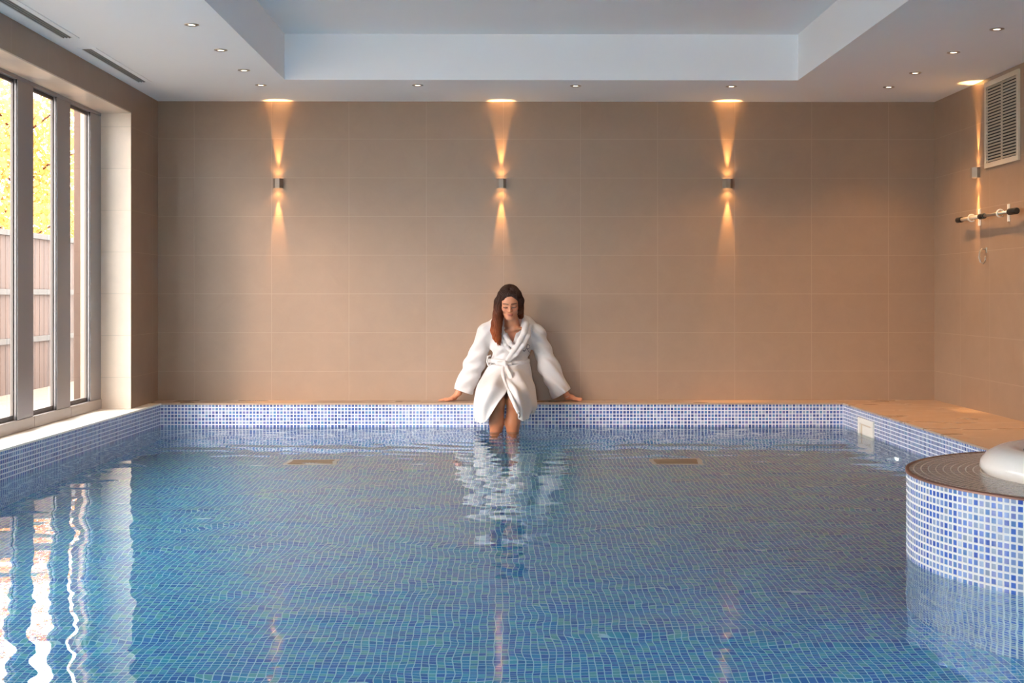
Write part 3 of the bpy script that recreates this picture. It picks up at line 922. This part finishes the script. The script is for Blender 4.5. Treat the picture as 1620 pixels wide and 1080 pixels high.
h.chain([P(790,500,10.33), P(786,520,10.36)], [.035,.03], .02)
h.cone(P(822,486,10.33), P(824,500,10.38), .030, .022, .02)
h.disp(lambda X,Y,Z: .0018*np.sin((X*1.0 + (Y-10.3)*.7 + .15*(Z-.9) + .006*np.sin(Z*30))*560) + .0012*sn(X,Y,Z*.25,240,3), (-.16,10.14,.58), (.30,10.5,1.12))
me, pts = h.mesh('hair', BASE)
t_ = np.clip((.97 - pts[:,2]) / .28, 0, 1)[:, None]
top, end = ncol(46,24,15), ncol(134,66,30)
st = (.85+.35*(np.sin((pts[:,0]+(pts[:,1]-10.3)*.7)*1900)*.5+.5))[:, None]
mcol = (top*(1-t_**1.3) + end*t_**1.3)*st
# loose strands as fine tubes in the same mesh
bmh = bmesh.new(); bmh.from_mesh(me); lay = bmh.verts.layers.float_color.new('tone')
bmh.verts.ensure_lookup_table()
for v_, c_ in zip(bmh.verts, mcol): v_[lay] = (*c_, 1)
rg = random.Random(5)
def strand(path, rad, n=5):
    prev = None
    for i, pnt in enumerate(path):
        pnt = Vector(pnt) - BASE
        rr_ = rad*(1 - .7*i/(len(path)-1))
        ring = [bmh.verts.new(pnt + Vector((math.cos(2*PI*k/n)*rr_, math.sin(2*PI*k/n)*rr_, 0))) for k in range(n)]
        tt = max(0, min(1, (.97-(pnt.z+BASE.z))/.28))**1.3
        g = rg.uniform(.8,1.3) if i == 0 else g
        for q_ in ring: q_[lay] = (*((top*(1-tt)+end*tt)*g), 1)
        if prev:
            for k in range(n): bmh.faces.new((prev[k], ring[k], ring[(k+1)%n], prev[(k+1)%n]))
        prev = ring
for k in range(90):
    a = rg.uniform(0, 2*PI); e = rg.uniform(.6, 1.05)
    path = []
    for i, (c, r_) in enumerate(zip(LK, [.027,.031,.038,.036,.026,.012])):
        path.append(Vector(c) + Vector((math.cos(a)*r_*e, -abs(math.sin(a))*r_*e, -.012*(i==5)*rg.random())))
    strand(path[:rg.choice([5,6,6])], .0014)
# combed strands running from the parting down both sides of the head
def bez(P0, n_):
    E = [A3(q_) for q_ in [P0[0]*2-P0[1]] + P0 + [P0[-1]*2-P0[-2]]]
    out = []
    for i in range(n_+1):
        s_ = i*(len(P0)-1)/n_; k = min(int(s_), len(P0)-2); out.append(crom(E[k],E[k+1],E[k+2],E[k+3],s_-k))
    return out
bvs = BVHTree.FromBMesh(bmh)
for sd_ in (-1, 1):
    for k in range(150):
        f0 = rg.uniform(-.03, .074); j = lambda a: rg.gauss(0, a)
        p0 = H(sd_*.002 + .004, f0, .128 - max(0, f0)*.30)
        p1 = H(sd_*.048, f0*.92+.002, .098 - max(0, f0)*.20)
        p2 = H(sd_*.082, f0*.55, .035 + j(.004))
        if sd_ < 0:
            e1 = A3(P(784+rg.uniform(0,9), 497, 10.235)); e2 = A3(P(781+rg.uniform(0,11), 518+j(2), 10.25)); e3 = A3(P(784+rg.uniform(0,8), 534+j(4), 10.262))
            pth = [p0, p1, p2, e1, e2, e3]
        else:
            e1 = A3(P(822+rg.uniform(0,5), 489, 10.29+j(.015))); pth = [p0, p1, p2, e1]
        pth = bez(pth, 16); res_ = []
        for q_ in pth:                       # settle each strand on the hair mass
            hit = bvs.find_nearest(Vector(q_) - BASE)
            if hit[0] is not None:
                res_.append(hit[0] + hit[1]*.0008 + BASE)
        if len(res_) > 3: strand(res_, .0015)
bmh.to_mesh(me); bmh.free()
link('hair', me, tone_mat('auburn_hair', .55, Specular_IOR_Level=.25), person, True)

# bathrobe
def terry(name='white_terry_cloth', col=(198,193,191)):
    t = NT(name); v = t.obj()
    n_ = t.noise(v, 260, 3, .6); n2 = t.noise(v, 18, 3)
    pr = t.prin(t.mix(n2, srgb(*col), srgb(*(min(255,c+5) for c in col))), .9)
    pr.inputs['Sheen Weight'].default_value = .25
    t.l(t.bump(t.math('ADD', n_, t.math('MULTIPLY', n2, 2.0)), .45, .003), pr.inputs['Normal'])
    return t.m
M['terry'] = terry()
r = Field((-.38, 10.20, ZK-.01), (.53, 10.60, .86), .003)
r.ell((.077, 10.430, .625), (.158, .108, .155), .03)
r.chain([P(771,523,10.435), P(790,514,10.43), P(830,513,10.43), P(848,525,10.435)], [.062,.058,.058,.062], .05)
r.ell((.025, 10.355, .605), (.062,.052,.060), .04); r.ell((.125, 10.355, .605), (.062,.052,.060), .04)
r.ell((.060, 10.425, .475), (.142, .108, .10), .05)
r.ell((.050, 10.425, .33), (.190, .150, .155), .05)
r.ell((.045, 10.40, .25), (.205, .165, .10), .04)
for pts_, rr_ in (([(769,525,10.44), (751,575,10.48), (731,622,10.495)], [.060,.076,.077]), ([(849,527,10.44), (868,580,10.48), (890,627,10.495)], [.060,.076,.079])):
    q3 = [P(*a) for a in pts_]
    r.chain(q3, rr_, .035)
# folds
def folds(X, Y, Z):
    w1 = sn(X, Y, Z, 18, 1)
    side = np.sign(X - .07)
    along = np.abs(X-.07)*.5 + Z
    arm = np.clip((np.abs(X-.07) - .15)/.05, 0, 1)
    f_arm = np.sin(along*70 + w1*4 + Y*40) * .0045 * arm
    f_tor = (np.sin((np.abs(X-.03)*.8 + (Z-.47)*1.2)*75 + w1*3)*.0035) * np.exp(-((Z-.50)/.12)**2) * (1-arm)
    f_skirt = np.sin((X-.03)/(np.abs(Z-.60)+.12)*20 + w1*3)*.004 * np.clip((.46-Z)/.05, 0, 1)*(1-arm)
    return f_arm + f_tor + f_skirt + .002*sn(X,Y,Z,60,2)
r.disp(folds, (-.38,10.2,ZK-.01), (.53,10.6,.86))
def plane_cut(fn, lo, hi, k=.006): r.add(fn, lo, hi, k, 's')
# cuffs: cut square and hollow
for el, wr, px in (((751,575,10.48), (734,619.5,10.49), -1), ((868,580,10.48), (886.5,624.5,10.49), 1)):
    e_, w_ = A3(P(*el)), A3(P(*wr)); 
    dn = (w_-e_)/np.linalg.norm(w_-e_)
    if px < 0: dn = np.array([-.33, 0, -.944])
    else: dn = np.array([.50, 0, -.866])
    plane_cut(lambda X,Y,Z: -((X-w_[0])*dn[0]+(Y-w_[1])*dn[1]+(Z-w_[2])*dn[2]), w_-.12, w_+.12)
    r.cone(w_ - dn*.05, w_ + dn*.08, .050, .058, .006, 's')
# seat flat on the ledge
plane_cut(lambda X,Y,Z: Z-(ZK+.002), (-.3,10.2,ZK-.06), (.45,10.6,ZK+.02), .002)
# neck opening and the V
r.cone(P(812,520,10.40), P(811,480,10.38), .062, .075, .01, 's')
vb = (P(811,543,10.30)); vl = P(795.5,512,10.34); vr = P(826,500,10.34)
def vcut(X, Y, Z):
    def side(a, b_):
        dx, dz = b_[0]-a[0], b_[2]-a[2]; L = math.hypot(dx, dz)
        return ((X-a[0])*dz - (Z-a[2])*dx)/L
    d1 = -side(vb, vl); d2 = side(vb, vr)
    return np.maximum(np.maximum(d1, d2), Y-10.385)
plane_cut(vcut, (-.02,10.22,vb[2]-.02), (.20,10.39,.84), .004)
me, pts = r.mesh('bathrobe', BASE)
me.materials.append(M['terry'])

# the skirt of the robe: two front panels draped over the thighs
def grid_surf(rows, nu, nv):
    G = np.array([[A3(P(*p_)) for p_ in row] for row in rows])
    def res(G, n):
        m_ = G.shape[0]; E = np.concatenate([[2*G[0]-G[1]], G, [2*G[-1]-G[-2]]])
        out = []
        for i in range(n+1):
            s_ = i*(m_-1)/n; k = min(int(s_), m_-2); t = s_-k
            out.append(crom(E[k], E[k+1], E[k+2], E[k+3], t))
        return np.array(out)
    G = res(G, nv)
    return res(G.transpose(1,0,2), nu).transpose(1,0,2)
def cloth(rows, nu, nv, th, fold, seed):
    G = grid_surf(rows, nu, nv)
    du = np.gradient(G, axis=1); dv = np.gradient(G, axis=0); N = np.cross(du, dv); N /= np.linalg.norm(N, axis=2)[..., None] + 1e-9
    if N[..., 1].mean() > 0: N = -N
    V_, U_ = np.meshgrid(np.linspace(0,1,nv+1), np.linspace(0,1,nu+1), indexing='ij')
    G = G + N*fold(U_, V_)[..., None]
    bm_ = bmesh.new()
    fr_ = [[bm_.verts.new(Vector(G[j,i]) - BASE) for i in range(nu+1)] for j in range(nv+1)]
    bk = [[bm_.verts.new(Vector(G[j,i]-N[j,i]*th) - BASE) for i in range(nu+1)] for j in range(nv+1)]
    for j in range(nv):
        for i in range(nu):
            bm_.faces.new((fr_[j][i], fr_[j][i+1], fr_[j+1][i+1], fr_[j+1][i])); bm_.faces.new((bk[j][i], bk[j+1][i], bk[j+1][i+1], bk[j][i+1]))
    for j in range(nv):
        bm_.faces.new((fr_[j][0], fr_[j+1][0], bk[j+1][0], bk[j][0])); bm_.faces.new((fr_[j][nu], bk[j][nu], bk[j+1][nu], fr_[j+1][nu]))
    for i in range(nu):
        bm_.faces.new((fr_[0][i], bk[0][i], bk[0][i+1], fr_[0][i+1])); bm_.faces.new((fr_[nv][i], fr_[nv][i+1], bk[nv][i+1], bk[nv][i]))
    bmesh.ops.recalc_face_normals(bm_, faces=bm_.faces)
    return bm_
Lr = [[(776,580,10.50),(774,578,10.38),(782,577,10.30),(792,577,10.275),(804,577,10.265)],
      [(763,606,10.52),(760,598,10.38),(770,594,10.27),(786,591,10.19),(803,592,10.16)],
      [(757,628,10.52),(754,614,10.33),(765,603,10.11),(783,601,9.99),(802.5,607,9.98)],
      [(753,632,10.40),(751,628,10.20),(758,617,9.93),(778,611,9.83),(801.5,619,9.84)],
      [(752,650,10.29),(750.5,646,10.12),(754,643,9.89),(767,637,9.79),(787,639,9.79)],
      [(753,663,10.28),(753,666,10.12),(757,669,9.93),(765,668,9.83),(773,662,9.80)]]
Rr = [[(798,580,10.25),(808,577,10.26),(820,576,10.29),(836,574,10.38),(838,578,10.50)],
      [(796.5,597,10.12),(808,592,10.17),(826,590,10.25),(842,598,10.39),(843,606,10.52)],
      [(800.5,613,9.91),(812,603,9.96),(830,602,10.10),(845,613,10.34),(846,628,10.52)],
      [(808,629,9.785),(818,617,9.81),(833,617,9.92),(846,630,10.18),(847,632,10.40)],
      [(815,643,9.765),(822,638,9.785),(833,639,9.89),(846,643,10.10),(847,645,10.29)],
      [(821,656,9.77),(826,665,9.80),(832,664,9.90),(840,655,10.10),(845,652,10.28)]]
fl = lambda U, V: .009*np.sin(U*17 + V*3 + .6*np.sin(V*7))*np.clip(V*2,0,1) + .004*np.sin(V*15+U*5)*(1-V)
frr = lambda U, V: .011*np.sin(U*21 - V*4 + .8*np.sin(V*6))*np.clip(V*2,0,1) + .004*np.sin(V*17-U*6)*(1-V)
bmr = bmesh.new(); bmr.from_mesh(me)
for bm_ in (cloth(Lr, 60, 70, .010, fl, 1), cloth(Rr, 60, 70, .010, frr, 2)):
    tmp = bpy.data.meshes.new('t'); bm_.to_mesh(tmp); bm_.free(); bmr.from_mesh(tmp); bpy.data.meshes.remove(tmp)
bmr.to_mesh(me)
bvh = BVHTree.FromBMesh(bmr); bmr.free()
me.materials.clear()
robe = link('bathrobe', me, M['terry'], person, True)

# shawl collar
c = Field((-.03, 10.20, .44), (.23, 10.56, .86), .0026)
def roll(pts_, rs, k=.012):
    c.chain([P(*a) for a in pts_], rs, k)
roll([(808,508,10.49),(821,502,10.47),(829,503,10.42),(832,512,10.345),(829,526,10.295),(822,540,10.272),(812,556,10.275),(801,571,10.285)], [.022,.024,.025,.024,.022,.020,.018,.015])
roll([(834,508,10.43),(838,517,10.36),(835,532,10.305),(828,546,10.282),(817,560,10.282),(805,572,10.288)], [.016,.018,.020,.019,.016,.012])
roll([(808,508,10.49),(797,506,10.46),(791,512,10.40),(792,521,10.34),(798,531,10.305),(806,541,10.289),(814,551,10.287)], [.022,.022,.022,.020,.018,.017,.014])
roll([(788,514,10.40),(787,524,10.35),(792,535,10.315),(800,546,10.298),(808,556,10.295)], [.016,.018,.017,.015,.012])
c.disp(lambda X,Y,Z: .0018*sn(X,Y,Z,90,8), (-.03,10.2,.44), (.23,10.56,.86))
me, pts = c.mesh('collar', BASE)
link('collar', me, M['terry'], robe, True)

# belt with knot, loop and two hanging tails
mm = MB()
bz = 1-(573-HY)*10.3/F
n = 72
prof = [(-.020,-.004),(-.016,.006),(0,.009),(.016,.006),(.020,-.004),(.0,-.012)]
rings = []
for k in range(n):
    a = 2*PI*k/n
    cx, cy = .058 + .152*math.cos(a), 10.425 + .128*math.sin(a)
    nx, ny = math.cos(a), math.sin(a)*1.1
    zz = bz + .006*math.sin(a*2+.4)
    rings.append([mm.bm.verts.new(Vector((cx+nx*o_, min(cy+ny*o_, 10.585), zz+h_)) - BASE) for h_, o_ in prof])
for k in range(n):
    for i in range(len(prof)):
        j = (i+1) % len(prof)
        f = mm.bm.faces.new((rings[k][i], rings[(k+1)%n][i], rings[(k+1)%n][j], rings[k][j])); f.smooth = True
mm.build('belt', M['terry'], robe)
kf = Field((-.12, 10.16, .38), (.12, 10.36, .62), .0024)
kc = A3(P(797.5, 575.5, 10.262))
kf.ell(kc, (.030,.020,.024), .01); kf.cone(kc+[.004,-.012,.016], kc+[.010,-.014,-.018], .012, .012, .008)
kf.cone(kc, kc+[-.050,.006,.006], .014, .017, .01); kf.cone(kc, kc+[.05,.010,-.002], .013, .012, .01)
me, pts = kf.mesh('belt_knot', BASE); link('belt_knot', me, M['terry'], robe, True)
mm = MB()
mm.tube([Vector(q_)-BASE for q_ in (P(777,562,10.36), P(771.5,564,10.36), P(770.5,572,10.355), P(773,579,10.35), P(777,575,10.34))], .0075, 8)
mm.build('belt_loop', M['terry'], robe)
def snap(px, py, lift):
    o_ = Vector((0,0,1.0)); d_ = (P(px, py, 10.0) - o_).normalized()
    hit = bvh.ray_cast(o_ - BASE, d_)
    return (hit[0] + BASE - d_*lift) if hit[0] is not None else None
def tail(path, w_, name):
    c3 = []
    last = None
    for px, py in path:
        q_ = snap(px, py, .010)
        if q_ is None or (last is not None and abs(q_.y-last.y) > .2): q_ = P(px, py, last.y - .002)
        c3.append(q_); last = q_
    n_ = 44; out = []
    E = [A3(v_) for v_ in [c3[0]*2-c3[1]] + c3 + [c3[-1]*2-c3[-2]]]
    for i in range(n_+1):
        s_ = i*(len(c3)-1)/n_; k = min(int(s_), len(c3)-2); out.append(Vector(crom(E[k],E[k+1],E[k+2],E[k+3],s_-k)))
    mm = MB(); R_ = []
    for i, c_ in enumerate(out):
        d_ = (out[min(i+1,n_)]-out[max(i-1,0)]).normalized(); sd = d_.cross(Vector((0,1,.25))).normalized(); nn = sd.cross(d_).normalized()
        wv = w_*(1+.08*math.sin(i*.7))
        R_.append([mm.bm.verts.new(c_ + sd*wv*a_ + nn*b_*.007 - BASE) for a_, b_ in ((-.5,0),(-.42,.8),(0,1),(.42,.8),(.5,0),(.42,-.8),(0,-1),(-.42,-.8))])
    for r0, r1 in zip(R_, R_[1:]):
        for i in range(8):
            f = mm.bm.faces.new((r0[i], r1[i], r1[(i+1)%8], r0[(i+1)%8])); f.smooth = True
    mm.bm.faces.new(R_[0]); mm.bm.faces.new(R_[-1][::-1])
    mm.build(name, M['terry'], robe)
tail([(800,578),(803,586),(808,597),(816,611),(825,627),(833,641),(842,652)], .030, 'belt_tail')
tail([(797,579),(795.5,588),(797,600),(802,613),(808,627),(814,640),(820,653)], .026, 'belt_tail')

# embroidered monogram on the chest: a script R with a looping flourish
M['thread'] = simple('grey_embroidery_thread', srgb(74,74,96), .6)
mm = MB()
def stitch(path, rad):
    q3 = [snap(x, y, .0006) for x, y in path]; q3 = [x - BASE for x in q3 if x is not None]
    if len(q3) > 2: mm.tube(q3, rad, 6)
arc = lambda cx, cy, rx, ry, a0, a1, n_=14: [(cx+rx*math.cos(math.radians(a0+(a1-a0)*i/n_)), cy-ry*math.sin(math.radians(a0+(a1-a0)*i/n_))) for i in range(n_+1)]
OX, OY = 0.0, 0.0
stitch([(834.2,545.2),(833.4,548),(832.4,551),(831.0,554),(829.6,555.6),(828.2,555.2),(828.2,553.8)], .0024)
stitch(arc(831.5,548.6,6.6,4.6,200,20) + [(838,549.5),(836.5,551.2),(833.5,551.4)], .0019)
stitch(arc(828.3,549.8,4.2,4.4,60,300), .0015)
stitch([(833.4,551.2),(835.2,553.2),(836.6,556),(838.4,557.6),(840,557.2)], .0022)
mm.build('monogram', M['thread'], robe)
# thin bracelet on her left wrist
bw = P(896.5, 627.2, 10.513)
mm = MB(); ax = (P(897,627.5,10.515)-P(872,579,10.49)).normalized(); u1 = ax.cross(Vector((0,1,0))).normalized(); u2 = ax.cross(u1)
mm.tube([bw - BASE + (u1*math.cos(a)+u2*math.sin(a))*.0262 for a in [2*PI*k/28 for k in range(29)]], .0018, 6)
mm.build('bracelet', M['steel'], person)
